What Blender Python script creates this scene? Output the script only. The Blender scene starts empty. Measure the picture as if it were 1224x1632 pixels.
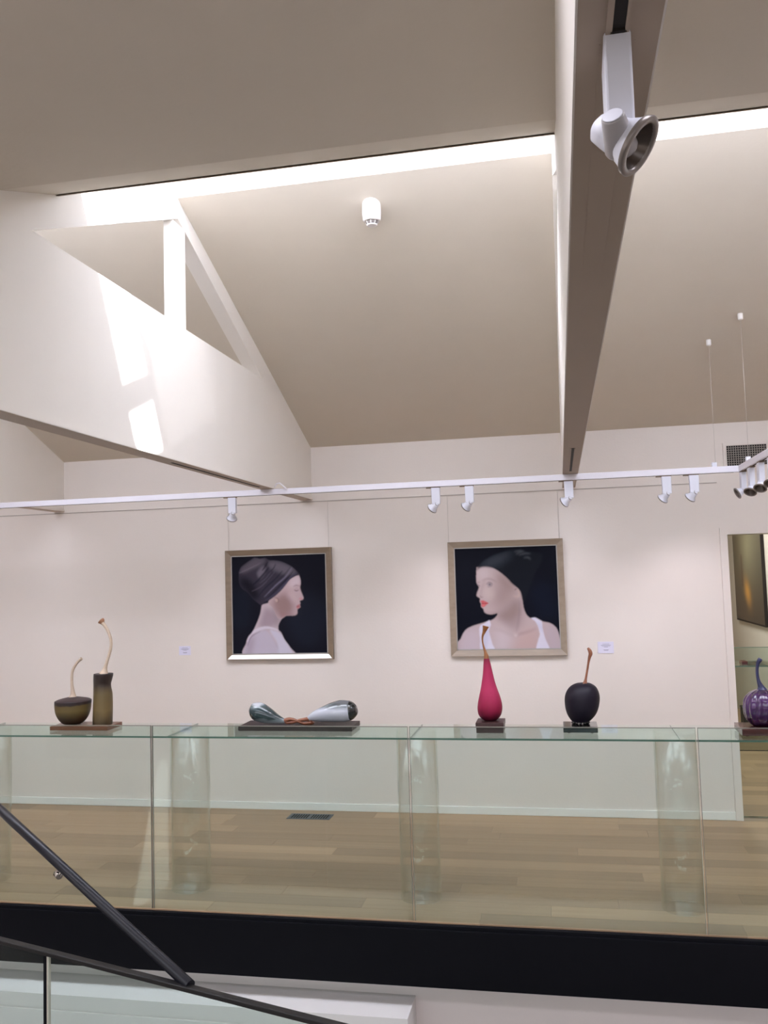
import bpy, bmesh, math, random
import numpy as np
from mathutils import Vector, Matrix
random.seed(7)
sc = bpy.context.scene
COL = sc.collection

# ------------------------------------------------------------ camera
F_PX, YAW, PIT, ROL = 1396.25, -0.19538, 0.07282, -0.029666
EYE = Vector((0, 0, 1.85))
def cam_axes():
    cy, sy, cp, sp = math.cos(YAW), math.sin(YAW), math.cos(PIT), math.sin(PIT)
    fwd = Vector((sy*cp, cy*cp, sp)); right = Vector((cy, -sy, 0)); up = right.cross(fwd)
    cr, sr = math.cos(ROL), math.sin(ROL)
    return cr*right + sr*up, -sr*right + cr*up, fwd
RI, UP, FW = cam_axes()
cam = bpy.data.objects.new('camera', bpy.data.cameras.new('camera'))
COL.objects.link(cam); sc.camera = cam
cam.data.sensor_fit = 'VERTICAL'; cam.data.sensor_height = 36; cam.data.lens = 36*F_PX/1632
cam.data.clip_start = .05; cam.data.clip_end = 200
m3 = Matrix((RI, UP, -FW)).transposed(); m4 = m3.to_4x4(); m4.translation = EYE
cam.matrix_world = m4
def at(x, y, Y):                       # a measured sight line met with the plane of depth Y
    d = FW + RI*((x-612)/F_PX) - UP*((y-816)/F_PX)
    return EYE + d*(Y/d.y)

# ------------------------------------------------------------ world, sun, lights, exposure
w = bpy.data.worlds.new('overcast_sky'); sc.world = w; w.use_nodes = True
def world_nodes():                     # even overcast sky above the horizon, dull ground below
    nt = w.node_tree; bg = nt.nodes['Background']; tc = nt.nodes.new('ShaderNodeTexCoord'); sp = nt.nodes.new('ShaderNodeSeparateXYZ')
    cr = nt.nodes.new('ShaderNodeValToRGB'); el = cr.color_ramp.elements
    el[0].position = 0; el[0].color = (.16, .14, .12, 1); el[1].position = .03; el[1].color = (.87, .90, 1, 1)
    nt.links.new(tc.outputs['Generated'], sp.inputs[0]); nt.links.new(sp.outputs['Z'], cr.inputs[0]); nt.links.new(cr.outputs[0], bg.inputs[0])
    bg.inputs[1].default_value = 2.0
world_nodes()
sun = bpy.data.objects.new('sun', bpy.data.lights.new('sun', 'SUN')); COL.objects.link(sun)
sun.data.energy = 24; sun.data.angle = .02; sun.data.color = (.98, .97, 1)
sun.rotation_euler = Vector((-1, .47, -1)).to_track_quat('-Z', 'Y').to_euler()
def area(name, loc, aim, sx, sy, e, color=(1, 1, 1), portal=False):
    L = bpy.data.lights.new(name, 'AREA'); L.shape = 'RECTANGLE'; L.size = sx; L.size_y = sy; L.energy = e; L.color = color
    if portal: L.cycles.is_portal = True
    o = bpy.data.objects.new(name, L); COL.objects.link(o); o.location = loc
    o.rotation_euler = (Vector(aim)).to_track_quat('-Z', 'Y').to_euler(); return o
area('portal_rear', (-1, -4.0, .9), (0, 1, 0), 10.4, 4.6, 1, portal=True)
area('added_backroom_fill', (1.3, 9.6, 2.7), (0, 0, -1), .6, 3.0, 50, (1, .98, .96))  # unseen fill, added so the room beyond the door is not dark
area('added_void_fill', (-1, 1.0, 3.29), (0, 0, -1), 5.5, .5, 64, (.9, .89, 1))  # unseen fill added over the void to brighten the ledge and lower wall
sc.view_settings.view_transform = 'Standard'; sc.view_settings.look = 'None'
sc.view_settings.exposure = 0.25; sc.view_settings.gamma = 1.0; sc.view_settings.use_curve_mapping = False
sc.cycles.use_denoising = True
sc.cycles.max_bounces = 10; sc.cycles.diffuse_bounces = 6; sc.cycles.transparent_max_bounces = 24
sc.cycles.glossy_bounces = 4; sc.cycles.caustics_reflective = False; sc.cycles.caustics_refractive = False
sc.cycles.sample_clamp_indirect = 6

# ------------------------------------------------------------ materials
def lin(c):
    return tuple((v/255/12.92 if v/255 <= .04045 else ((v/255+.055)/1.055)**2.4) for v in c)
def newmat(name):
    m = bpy.data.materials.new(name); m.use_nodes = True
    return m, m.node_tree, m.node_tree.nodes['Principled BSDF']
def mat(name, rgb, rough=.6, metal=0, noise=.04, scale=6, bump=0, spec=.5, coat=0):
    m, nt, b = newmat(name); c = lin(rgb)
    N = nt.nodes.new; tc = N('ShaderNodeTexCoord'); nz = N('ShaderNodeTexNoise')
    nz.inputs['Scale'].default_value = scale; nz.inputs['Detail'].default_value = 4
    nt.links.new(tc.outputs['Object'], nz.inputs['Vector'])
    r = N('ShaderNodeMix'); r.data_type = 'RGBA'
    r.inputs[6].default_value = (*[v*(1-noise) for v in c], 1); r.inputs[7].default_value = (*[min(1, v*(1+noise)) for v in c], 1)
    nt.links.new(nz.outputs['Fac'], r.inputs[0]); nt.links.new(r.outputs[2], b.inputs['Base Color'])
    b.inputs['Roughness'].default_value = rough; b.inputs['Metallic'].default_value = metal
    b.inputs['Specular IOR Level'].default_value = spec; b.inputs['Coat Weight'].default_value = coat
    if bump:
        bp = N('ShaderNodeBump'); bp.inputs['Strength'].default_value = bump; bp.inputs['Distance'].default_value = .004
        n2 = N('ShaderNodeTexNoise'); n2.inputs['Scale'].default_value = 60
        nt.links.new(tc.outputs['Object'], n2.inputs['Vector'])
        nt.links.new(n2.outputs['Fac'], bp.inputs['Height']); nt.links.new(bp.outputs[0], b.inputs['Normal'])
    return m
def glassmat(name, tint, fres=1.45, glossmix=1.0):
    m = bpy.data.materials.new(name); m.use_nodes = True; nt = m.node_tree; nt.nodes.clear(); N = nt.nodes.new
    out = N('ShaderNodeOutputMaterial'); mx = N('ShaderNodeMixShader'); tr = N('ShaderNodeBsdfTransparent'); gl = N('ShaderNodeBsdfGlossy')
    fr = N('ShaderNodeFresnel'); fr.inputs[0].default_value = fres
    tr.inputs[0].default_value = (*tint, 1); gl.inputs['Roughness'].default_value = .02; gl.inputs[0].default_value = (.95, 1, .97, 1)
    ml = N('ShaderNodeMath'); ml.operation = 'MULTIPLY'; ml.inputs[1].default_value = glossmix
    ge = N('ShaderNodeNewGeometry'); mi = N('ShaderNodeMix'); mi.inputs[2].default_value = fres; mi.inputs[3].default_value = 1/fres
    nt.links.new(ge.outputs['Backfacing'], mi.inputs[0]); nt.links.new(mi.outputs[0], fr.inputs[0])
    nt.links.new(fr.outputs[0], ml.inputs[0]); nt.links.new(ml.outputs[0], mx.inputs[0])
    nt.links.new(tr.outputs[0], mx.inputs[1]); nt.links.new(gl.outputs[0], mx.inputs[2]); nt.links.new(mx.outputs[0], out.inputs[0])
    return m
def ramp_mat(name, stops, axis='Z', rough=.4, noise=.15, nscale=3, spec=.5, coat=0, metal=0):
    """colour bands fixed on the thing itself, along one generated axis"""
    m, nt, b = newmat(name); N = nt.nodes.new
    tc = N('ShaderNodeTexCoord'); sp = N('ShaderNodeSeparateXYZ'); nt.links.new(tc.outputs['Generated'], sp.inputs[0])
    nz = N('ShaderNodeTexNoise'); nz.inputs['Scale'].default_value = nscale; nt.links.new(tc.outputs['Generated'], nz.inputs['Vector'])
    ma = N('ShaderNodeMath'); ma.operation = 'MULTIPLY_ADD'; ma.inputs[1].default_value = noise; ma.inputs[2].default_value = -noise/2
    nt.links.new(nz.outputs['Fac'], ma.inputs[0]); ad = N('ShaderNodeMath'); nt.links.new(ma.outputs[0], ad.inputs[0])
    nt.links.new(sp.outputs[axis], ad.inputs[1])
    cr = N('ShaderNodeValToRGB'); nt.links.new(ad.outputs[0], cr.inputs[0])
    el = cr.color_ramp.elements
    while len(el) < len(stops): el.new(.5)
    for e, (p, c) in zip(el, stops): e.position = p; e.color = (*lin(c), 1)
    nt.links.new(cr.outputs[0], b.inputs['Base Color'])
    b.inputs['Roughness'].default_value = rough; b.inputs['Specular IOR Level'].default_value = spec
    b.inputs['Coat Weight'].default_value = coat; b.inputs['Metallic'].default_value = metal
    return m
def woodmat(name, a, b_, sx=1.5, rough=.45, perobj=.25, coat=0):
    m, nt, b = newmat(name); N = nt.nodes.new
    tc = N('ShaderNodeTexCoord'); mp = N('ShaderNodeMapping'); mp.inputs['Scale'].default_value = (sx, 30, 30)
    oi = N('ShaderNodeObjectInfo'); ad = N('ShaderNodeVectorMath'); ad.operation = 'ADD'
    sc_ = N('ShaderNodeVectorMath'); sc_.operation = 'SCALE'; sc_.inputs[3].default_value = 40
    cmb = N('ShaderNodeCombineXYZ')
    for i in range(3): nt.links.new(oi.outputs['Random'], cmb.inputs[i])
    nt.links.new(cmb.outputs[0], sc_.inputs[0]); nt.links.new(tc.outputs['Object'], mp.inputs[0])
    nt.links.new(mp.outputs[0], ad.inputs[0]); nt.links.new(sc_.outputs[0], ad.inputs[1])
    nz = N('ShaderNodeTexNoise'); nz.inputs['Scale'].default_value = 1; nz.inputs['Detail'].default_value = 5; nt.links.new(ad.outputs[0], nz.inputs['Vector'])
    mx = N('ShaderNodeMix'); mx.data_type = 'RGBA'; mx.inputs[6].default_value = (*lin(a), 1); mx.inputs[7].default_value = (*lin(b_), 1)
    nt.links.new(nz.outputs['Fac'], mx.inputs[0])
    hs = N('ShaderNodeHueSaturation'); mr = N('ShaderNodeMapRange'); mr.inputs[3].default_value = 1-perobj; mr.inputs[4].default_value = 1+perobj
    nt.links.new(oi.outputs['Random'], mr.inputs[0]); nt.links.new(mr.outputs[0], hs.inputs['Value']); nt.links.new(mx.outputs[2], hs.inputs['Color'])
    nt.links.new(hs.outputs[0], b.inputs['Base Color']); b.inputs['Roughness'].default_value = rough
    b.inputs['Coat Weight'].default_value = coat
    return m
M = {
 'wall': mat('wall_paint', (228, 220, 214), .75, bump=.15, noise=.015),
 'ceil': mat('ceiling_paint', (212, 203, 189), .8, bump=.12, noise=.02),
 'truss': mat('truss_paint', (233, 228, 221), .55, bump=.08, noise=.015),
 'trim': mat('trim_paint', (236, 234, 231), .45, noise=.01),
 'lip': mat('lip_board', (150, 132, 112), .6),
 'black': mat('black_steel', (12, 12, 18), .65, noise=.12, spec=.12),
 'rail': mat('charcoal_rail', (30, 29, 29), .45, noise=.1, spec=.3),
 'pipe': mat('navy_black_pipe', (24, 25, 34), .35, noise=.1),
 'track': mat('white_track', (240, 238, 248), .4, noise=.01),
 'spot': mat('white_lamp_enamel', (228, 230, 242), .35, noise=.02),
 'spotgrey': mat('grey_lamp_barrel', (170, 166, 168), .35, noise=.03),
 'chrome': mat('chrome', (210, 205, 200), .12, 1, noise=.02),
 'rim_grey': mat('satin_lamp_rim', (140, 132, 128), .3, .5),
 'lamp_glass': mat('reflector_silver', (104, 94, 88), .3, .6, noise=.2),
 'dark': mat('dark_slot', (30, 24, 20), .7),
 'groove': mat('groove_brown', (120, 104, 90), .7),
 'wire': mat('hanging_wire', (196, 190, 184), .4, .3),
 'railline': mat('picture_rail_grey', (176, 168, 160), .5),
 'grille': mat('vent_grey', (142, 134, 128), .6),
 'holes': mat('vent_dark', (22, 20, 20), .9),
 'plank': woodmat('oak_plank', (160, 129, 101), (184, 153, 122), rough=.4, perobj=.22),
 'undertrim': mat('taupe_underside', (172, 156, 140), .6),
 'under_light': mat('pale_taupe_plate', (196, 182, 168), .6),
 'carpet': mat('grey_carpet', (120, 116, 112), .95),
 'subfloor': mat('subfloor', (140, 112, 82), .8),
 'plinth_brown': woodmat('brown_wood_plinth', (112, 66, 46), (142, 88, 62), 4, .35, 0, coat=.3),
 'plinth_dark': woodmat('dark_wood_plinth', (44, 30, 28), (60, 42, 39), 4, .5, 0, coat=.08),
 'plinth_mid': woodmat('mahogany_plinth', (60, 36, 36), (80, 50, 48), 4, .45, 0, coat=.15),
 'plinth_red': woodmat('red_wood_plinth', (74, 28, 30), (100, 44, 42), 4, .25, 0, coat=.5),
 'plinth_black': mat('black_stone_plinth', (22, 24, 26), .15, noise=.2, coat=.5),
 'stem_pale': woodmat('pale_wood_stem', (196, 172, 150), (222, 204, 182), 8, .5, 0),
 'stem_tip': mat('rosy_stem_tip', (176, 128, 98), .5),
 'stem_amber': woodmat('amber_wood_stem', (128, 78, 40), (176, 116, 66), 8, .35, 0, coat=.3),
 'stem_copper': woodmat('copper_wood_stem', (112, 62, 42), (168, 106, 76), 10, .35, 0, coat=.3),
 'stem_navy': mat('navy_glass_stem', (38, 42, 86), .3, coat=.4),
 'olive': ramp_mat('olive_glass', [(0, (34, 22, 20)), (.3, (64, 50, 30)), (.62, (116, 98, 56)), (.84, (106, 88, 50)), (.9, (48, 34, 34)), (1, (44, 32, 34))], rough=.45),
 'olive2': ramp_mat('olive_cylinder_glass', [(0, (60, 48, 30)), (.3, (118, 98, 60)), (.6, (106, 90, 56)), (.78, (60, 46, 38)), (1, (40, 28, 30))], rough=.45),
 'ruby': ramp_mat('ruby_frosted_glass', [(0, (70, 12, 34)), (.2, (150, 26, 66)), (.5, (186, 52, 96)), (.8, (176, 46, 88)), (1, (140, 40, 66))], rough=.55, spec=.3),
 'aub': mat('aubergine_frosted_glass', (26, 20, 34), .5, noise=.25, scale=8, spec=.3),
 'beads': mat('black_glass_beads', (12, 12, 14), .08, coat=1),
 'purple': ramp_mat('purple_glass', [(0, (34, 14, 44)), (.4, (66, 32, 84)), (.75, (80, 42, 98)), (1, (42, 22, 60))], rough=.12, coat=1),
 'teal': ramp_mat('teal_white_glass', [(0, (178, 186, 194)), (.18, (120, 134, 140)), (.3, (44, 60, 64)), (.66, (52, 70, 74)), (.84, (84, 100, 104)), (.92, (212, 218, 226)), (1, (220, 222, 230))], rough=.1, coat=.8, noise=.25),
 'pearl': ramp_mat('pearl_glass', [(0, (170, 172, 184)), (.2, (196, 200, 212)), (.58, (202, 206, 218)), (.72, (140, 148, 152)), (.85, (98, 104, 108)), (1, (120, 122, 126))], rough=.1, coat=.8, noise=.15),
 'cap': mat('black_glass_cap', (20, 26, 28), .08, coat=1),
 'card': mat('white_card', (222, 220, 240), .6, noise=.01),
 'ink': mat('grey_ink', (160, 156, 178), .7),
 'frame1': woodmat('bronze_frame', (118, 100, 82), (146, 128, 108), 6, .35, 0, coat=.2),
 'frame2': woodmat('antique_silver_frame', (138, 122, 106), (172, 156, 138), 6, .35, 0, coat=.2),
 'frame_inner': mat('silver_inner_lip', (168, 164, 160), .35, .3),
 'silver_edge': mat('bright_silver_edge', (250, 244, 238), .25, .35),
 'detector': mat('white_detector', (238, 234, 232), .4),
 'det_grey': mat('grey_detector', (120, 112, 108), .5),
 'ledge': mat('white_bulkhead', (238, 234, 232), .6, noise=.01),
 'lower': mat('lower_wall_paint', (230, 219, 216), .75, bump=.1, noise=.02),
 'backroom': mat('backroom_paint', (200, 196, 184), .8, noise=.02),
 'leather': mat('black_box', (28, 28, 30), .6),
 'floor_vent': mat('grey_floor_vent', (104, 108, 116), .45, .4),
}
M['glass'] = glassmat('clear_balustrade_glass', (.868, .928, .908), 1.5, .4)
M['pedglass'] = glassmat('clear_acrylic', (.972, .972, .964), 1.40)
M['shelf'] = glassmat('shelf_glass', (.96, .985, .972), 1.5)
M['edge'] = mat('green_glass_edge', (112, 140, 128), .2, noise=.05, coat=.5)
M['edge_pale'] = mat('pale_glass_edge', (206, 200, 186), .25, noise=.03)
M['edge_dark'] = mat('dark_glass_edge', (128, 126, 116), .3, noise=.05)
def frost(tr=0.0):
    m = bpy.data.materials.new('frosted_skylight_glass'); m.use_nodes = True; nt = m.node_tree; nt.nodes.clear(); N = nt.nodes.new
    out = N('ShaderNodeOutputMaterial'); mx = N('ShaderNodeMixShader'); a = N('ShaderNodeBsdfTranslucent'); b = N('ShaderNodeBsdfTransparent')
    a.inputs[0].default_value = (.84, .87, .95, 1); b.inputs[0].default_value = (.9, .9, .9, 1); mx.inputs[0].default_value = tr
    nt.links.new(a.outputs[0], mx.inputs[1]); nt.links.new(b.outputs[0], mx.inputs[2]); nt.links.new(mx.outputs[0], out.inputs[0]); return m
M['frost'] = frost(); M['frost_thin'] = frost(.022)
M['clearpane'] = glassmat('clear_skylight_glass', (.97, .98, .98))

# ------------------------------------------------------------ mesh helpers
class MB:
    def __init__(s): s.v = []; s.f = []; s.smooth = []
    def add(s, vs, fs, smooth=False):
        n = len(s.v); s.v += [tuple(v) for v in vs]; s.f += [tuple(i+n for i in f) for f in fs]; s.smooth += [smooth]*len(fs); return s
    def box(s, x0, x1, y0, y1, z0, z1):
        vs = [(x, y, z) for z in (z0, z1) for y in (y0, y1) for x in (x0, x1)]
        return s.add(vs, [(0, 2, 3, 1), (4, 5, 7, 6), (0, 1, 5, 4), (2, 6, 7, 3), (0, 4, 6, 2), (1, 3, 7, 5)])
    def prism_x(s, poly, x0, x1):      # poly in (y,z)
        n = len(poly); vs = [(x0, y, z) for y, z in poly]+[(x1, y, z) for y, z in poly]
        return s.add(vs, [tuple(range(n))[::-1], tuple(range(n, 2*n))]+[(i, (i+1) % n, n+(i+1) % n, n+i) for i in range(n)])
    def bar(s, a, b, w, h, up=(0, 0, 1)):
        a = Vector(a); b = Vector(b); d = (b-a).normalized(); u = Vector(up); r = d.cross(u).normalized(); u = r.cross(d).normalized()
        vs = [p+r*i*w/2+u*j*h/2 for p in (a, b) for j in (-1, 1) for i in (-1, 1)]
        return s.add(vs, [(0, 2, 3, 1), (4, 5, 7, 6), (0, 1, 5, 4), (2, 6, 7, 3), (0, 4, 6, 2), (1, 3, 7, 5)])
    def tube(s, pts, rad, n=14, caps=True, frame=None, rib=0):
        pts = [Vector(p) for p in pts]; rings = []; m = len(pts)
        if not hasattr(rad, '__len__'): rad = [rad]*m
        prev = None
        for i, p in enumerate(pts):
            t = (pts[min(i+1, m-1)]-pts[max(i-1, 0)]).normalized() if frame is None else Vector(frame)
            if prev is None: prev = t.orthogonal().normalized()
            u = (prev-t*prev.dot(t)).normalized(); v = t.cross(u); prev = u; ring = []
            for k in range(n):
                a = 2*math.pi*k/n; rr = rad[i]*(1+(rib*math.cos(14*a) if rib else 0))
                ring.append(p+(u*math.cos(a)+v*math.sin(a))*rr)
            rings.append(ring)
        vs = [q for r in rings for q in r]
        fs = [(i*n+k, i*n+(k+1) % n, (i+1)*n+(k+1) % n, (i+1)*n+k) for i in range(m-1) for k in range(n)]
        s.add(vs, fs, True)
        if caps:
            s.add(rings[0], [tuple(range(n))[::-1]]); s.add(rings[-1], [tuple(range(n))])
        return s
    def build(s, name, m, parent=None, bevel=0, local=None):
        me = bpy.data.meshes.new(name)
        vs = s.v if local is None else [tuple(Vector(v)-Vector(local)) for v in s.v]
        me.from_pydata(vs, [], s.f); me.polygons.foreach_set('use_smooth', s.smooth)
        bm = bmesh.new(); bm.from_mesh(me); bmesh.ops.remove_doubles(bm, verts=bm.verts, dist=1e-6); bmesh.ops.recalc_face_normals(bm, faces=bm.faces)
        if bevel:
            bmesh.ops.bevel(bm, geom=[e for e in bm.edges if len(e.link_faces) == 2 and e.calc_face_angle() > .6], offset=bevel, segments=2, affect='EDGES', profile=.5)
        bm.to_mesh(me); bm.free(); me.materials.append(m)
        o = bpy.data.objects.new(name, me); COL.objects.link(o)
        if local is not None: o.location = local
        if parent is not None: o.parent = parent; 
        if parent is not None and local is not None: o.location = Vector(local)-Vector((0, 0, 0))
        return o
def thing(name, label, cat, loc=(0, 0, 0), group=None):
    o = bpy.data.objects.new(name, None); COL.objects.link(o); o.empty_display_size = .05
    o.location = loc; return tag(o, label, cat, group)
def tag(o, label=None, cat=None, group=None, kind=None):
    if label: o['label'] = label
    if cat: o['category'] = cat
    if group: o['group'] = group
    if kind: o['kind'] = kind
    return o
def part(mb, name, m, parent, bevel=0):      # mesh given in world coordinates, parent at its own place
    o = mb.build(name, m, None, bevel); p = Vector((0, 0, 0)); q = parent
    while q is not None: p += q.location; q = q.parent
    o.data.transform(Matrix.Translation(-p)); o.parent = parent; return o
def struct(mb, name, m, parent=None, bevel=0):
    o = mb.build(name, m, None, bevel); o['kind'] = 'structure'
    if parent is not None: o.parent = parent
    return o
def solid(mb, name, m, label, cat, group=None, bevel=0):
    o = mb.build(name, m, None, bevel)
    c = Vector((sum(v.co.x for v in o.data.vertices), sum(v.co.y for v in o.data.vertices), 0))/len(o.data.vertices)
    c.z = min(v.co.z for v in o.data.vertices)
    o.data.transform(Matrix.Translation(-c)); o.location = c
    return tag(o, label, cat, group)
def smooth_path(pts, n=5):
    out = []; P = [pts[0]]+list(pts)+[pts[-1]]
    for i in range(1, len(P)-2):
        p0, p1, p2, p3 = [np.array(q, float) for q in P[i-1:i+3]]
        for k in range(n):
            t = k/n; out.append(.5*((2*p1)+(-p0+p2)*t+(2*p0-5*p1+4*p2-p3)*t*t+(-p0+3*p1-3*p2+p3)*t**3))
    out.append(np.array(pts[-1], float)); return out

# ------------------------------------------------------------ the shell
D = 6.8985; XL, XR = -6.4, 4.4; YB = -4.0
ridge_y, ridge_z = 4.36, 3.946; slope = (ridge_z-2.92)/(D-ridge_y)
DX0, DX1, DZ = 1.232, 2.12, 2.082
wb = MB(); T = .16
wb.box(XL, DX0, D, D+T, 0, 3.0); wb.box(DX1, XR, D, D+T, 0, 3.0); wb.box(DX0, DX1, D, D+T, DZ, 3.0)
struct(wb, 'wall_back', M['wall'])
lw = MB(); lw.box(XL-.2, XL, YB, D+T, -3, 4.4); struct(lw, 'wall_left', M['wall'])
rw = MB(); rw.box(XR, XR+.2, YB, D+T, -3, 4.4); struct(rw, 'wall_right', M['wall'])
fc = MB(); fc.prism_x([(D+T, 2.92-slope*T), (ridge_y, ridge_z), (ridge_y, 4.08), (ridge_y+.12, 4.10), (D+T, 3.1)], XL, XR)
struct(fc, 'ceiling_far_slope', M['ceil'])
nc = MB(); nc.prism_x([(YB, 3.31), (2.805, 3.31), (2.805, 3.5), (YB, 3.5)], XL, XR); struct(nc, 'ceiling', M['ceil'])
bd = MB(); bd.prism_x([(2.805, 3.31), (3.185, 3.457), (3.185, 3.56), (2.805, 3.5)], XL, XR); struct(bd, 'ceiling_near_slope', M['ceil'])
lp = MB(); lp.prism_x([(3.172, 3.446), (3.196, 3.455), (3.196, 3.56), (3.185, 3.56), (3.185, 3.457)], XL, XR); struct(lp, 'trim_1', M['lip'])
# skylights (one window per bay)
bays = [(-6.4, -4.293), (-4.19, -2.063), (-1.958, .045), (.148, 2.25), (2.353, 4.4)]
gz = lambda y: 3.56+(4.085-3.56)*(y-3.19)/(4.4-3.19)
for i, (a, b) in enumerate(bays):
    root = bpy.data.objects.new('window_%d' % (i+1), None); COL.objects.link(root); root['kind'] = 'structure'
    fr = MB()
    for (y0, y1) in ((3.185, 3.315), (3.58, 3.63), (4.33, 4.42)):
        fr.prism_x([(y0, gz(y0)), (y1, gz(y1)), (y1, gz(y1)+.05), (y0, gz(y0)+.05)], a, b)
    xm = (a+b)/2-.08
    fr.prism_x([(3.3, gz(3.3)), (3.6, gz(3.6)), (3.6, gz(3.6)+.05), (3.3, gz(3.3)+.05)], xm-.05, xm+.05)
    o = fr.build('window_frame', M['trim'], root)
    for (y0, y1, nm) in ((3.315, 3.58, 'pane'), (3.63, 4.33, 'pane')):
        for (xa, xb, mt) in (((a, xm-.05, 'clearpane' if i == 2 else 'frost'), (xm+.05, xm+.28, 'clearpane' if i == 2 else 'frost'), (xm+.28, b, 'frost')) if y0 < 3.5 else ((a, xm+.3, 'frost_thin' if i == 2 else 'frost'), (xm+.3, b, 'frost'))):  # unseen split of clear and frosted panes, made up to shape the sun patches
            q = MB(); q.add([(xa, y0, gz(y0)+.02), (xb, y0, gz(y0)+.02), (xb, y1, gz(y1)+.02), (xa, y1, gz(y1)+.02)], [(0, 1, 2, 3)])
            q.build(nm, M[mt], root)

# ------------------------------------------------------------ roof trusses
def truss(x0, x1, label, under=False):
    t = thing('roof_truss', label, 'truss', ((x0+x1)/2, 4.3, 2.49))
    bz = 2.505; i = .006
    c = MB(); c.prism_x([(YB, bz), (D, bz), (D, 2.92), (6.13, 2.92+slope*(D-6.13)), (6.13, 3.238), (2.98, 3.238), (2.6, 3.31), (YB, 3.31)], x0+i, x1-i)
    part(c, 'bottom_chord', M['truss'], t)
    e = MB(); e.box(x0, x1, YB, D, 2.49, bz); part(e, 'bottom_trim', M['truss'], t)
    e = MB(); e.box(x0+.003, x1-.003, YB, D, 2.4885, 2.4901); part(e, 'underside_plate', M['undertrim' if under else 'under_light'], t)  # thin sheet, darker taupe under the overhead truss, paler under the others
    nr = MB(); nr.prism_x([(2.6, 3.31), (2.98, 3.238), (3.006, 3.238), (4.365, 3.833), (4.365, 3.944), (4.43, 3.93), (4.43, 4.14), (3.19, 3.61), (3.185, 3.457), (2.805, 3.31)], x0+i, x1-i)
    part(nr, 'near_rafter', M['truss'], t)
    fr = MB(); fr.prism_x([(4.365, 3.833), (5.726, 3.238), (6.13, 3.238), (6.13, 2.92+slope*(D-6.13)), (4.365, 3.944)], x0+i, x1-i)
    part(fr, 'far_rafter', M['truss'], t)
    kp = MB(); kp.box(x1-i-.055, x1-i, 4.30, 4.452, 3.238, 3.80); part(kp, 'king_post', M['truss'], t)
    return t
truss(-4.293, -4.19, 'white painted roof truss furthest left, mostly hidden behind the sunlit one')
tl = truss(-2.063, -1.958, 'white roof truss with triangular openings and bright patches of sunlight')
s = MB(); s.box(-2.018, -2.003, 4.35, 5.75, 2.4872, 2.4895); part(s, 'slot', M['dark'], tl)
tr = truss(.045, .148, 'beige-bottomed roof truss overhead, seen from below with spotlight slot', True)
for (y0, y1) in ((-3.5, 1.06), (4.66, 5.75)):
    s = MB(); s.box(.0885, .1035, y0, y1, 2.4872, 2.4895); part(s, 'slot', M['dark'], tr)
    s = MB(); s.box(.081, .0885, y0, y1, 2.484, 2.489); s.box(.1035, .108, y0, y1, 2.484, 2.489); part(s, 'slot_lip', M['undertrim'], tr)
s = MB(); s.box(.075, .0765, 1.06, 1.9, 2.4878, 2.489); s.box(.1165, .118, 1.06, 1.9, 2.4878, 2.489); part(s, 'cover_strip', M['undertrim'], tr)
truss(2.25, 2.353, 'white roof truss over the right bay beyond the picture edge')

# ------------------------------------------------------------ floors
fl = MB(); fl.box(XL, XR, 4.765, D, -.30, -.014); fl.box(.55, XR, D, 9.43, -.30, -.014)
floor = struct(fl, 'floor', M['subfloor'])
pk = MB(); pk.box(0, 1, 0, .148, -.0139, 0); plank0 = None
def lay(y0, y1, xa, xb, n_tag=''):
    global plank0
    y = y0; 
    while y < y1-.02:
        x = xa-random.random()*1.2
        wv = min(.148, y1-y)/.148
        while x < xb:
            L = random.uniform(.9, 2.1); a = max(x, xa); b = min(x+L, xb)
            if b-a > .05:
                if plank0 is None: plank0 = pk.build('floor_plank', M['plank'], None, .0012); o = plank0
                else: o = plank0.copy(); COL.objects.link(o)
                o.parent = floor; o.location = (a, y, 0); o.scale = (b-a-.0008, wv*1.0095, 1)
            x += L
        y += .15
lay(4.772, D, -5.4, XR)
lay(D, 9.43, .9, 3.0)
bf = MB(); bf.box(XL, XR, YB, -.55, -.3, 0); struct(bf, 'floor_near', M['carpet'])
lf = MB(); lf.box(XL, XR, YB, 5, -3.1, -3.0); struct(lf, 'floor_lower', M['carpet'])
bb = MB(); bb.box(XL, 1.182, D-.014, D, 0, .058); struct(bb, 'baseboard_back', M['trim'], bevel=.003)
# door frame
dr = bpy.data.objects.new('door_1', None); COL.objects.link(dr); dr['kind'] = 'structure'
a = MB(); a.box(1.18, DX0, D-.02, D, 0, DZ+.05); a.box(DX1, DX1+.05, D-.02, D, 0, DZ+.05); a.box(DX0, DX1, D-.02, D, DZ, DZ+.05)
a.build('door_frame', M['wall'], dr)
a = MB(); a.box(DX0-.012, DX0+.002, D, D+T+.01, 0, DZ); a.box(DX1-.002, DX1+.01, D, D+T+.01, 0, DZ); a.box(DX0, DX1, D, D+T+.01, DZ-.002, DZ+.01); a.build('jamb', M['backroom'], dr)
a = MB(); a.box(DX0+.002, DX1-.002, D+.05, D+.09, 0, .006); a.build('threshold_strip', M['chrome'], dr)
# lower wall, fascia
lo = MB(); lo.box(XL, XR, 4.86, 4.9, -3, -.3); struct(lo, 'wall_lower', M['lower'])
fa = MB(); fa.box(XL, XR, 4.735, 4.765, -.318, -.004); fa.box(XL, XR, 4.722, 4.735, -.318, -.022); fa.box(XL, XR, 4.735, 4.86, -.318, -.30)
struct(fa, 'trim_2', M['black'], bevel=.002)
lg = MB(); lg.prism_x([(4.86, -.425), (4.60, -.425), (4.60, -.50), (4.607, -.503), (4.607, -.509), (4.60, -.512), (4.60, -1.6), (4.86, -1.6)], XL, -.866)
struct(lg, 'trim_3', M['ledge'])

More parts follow.
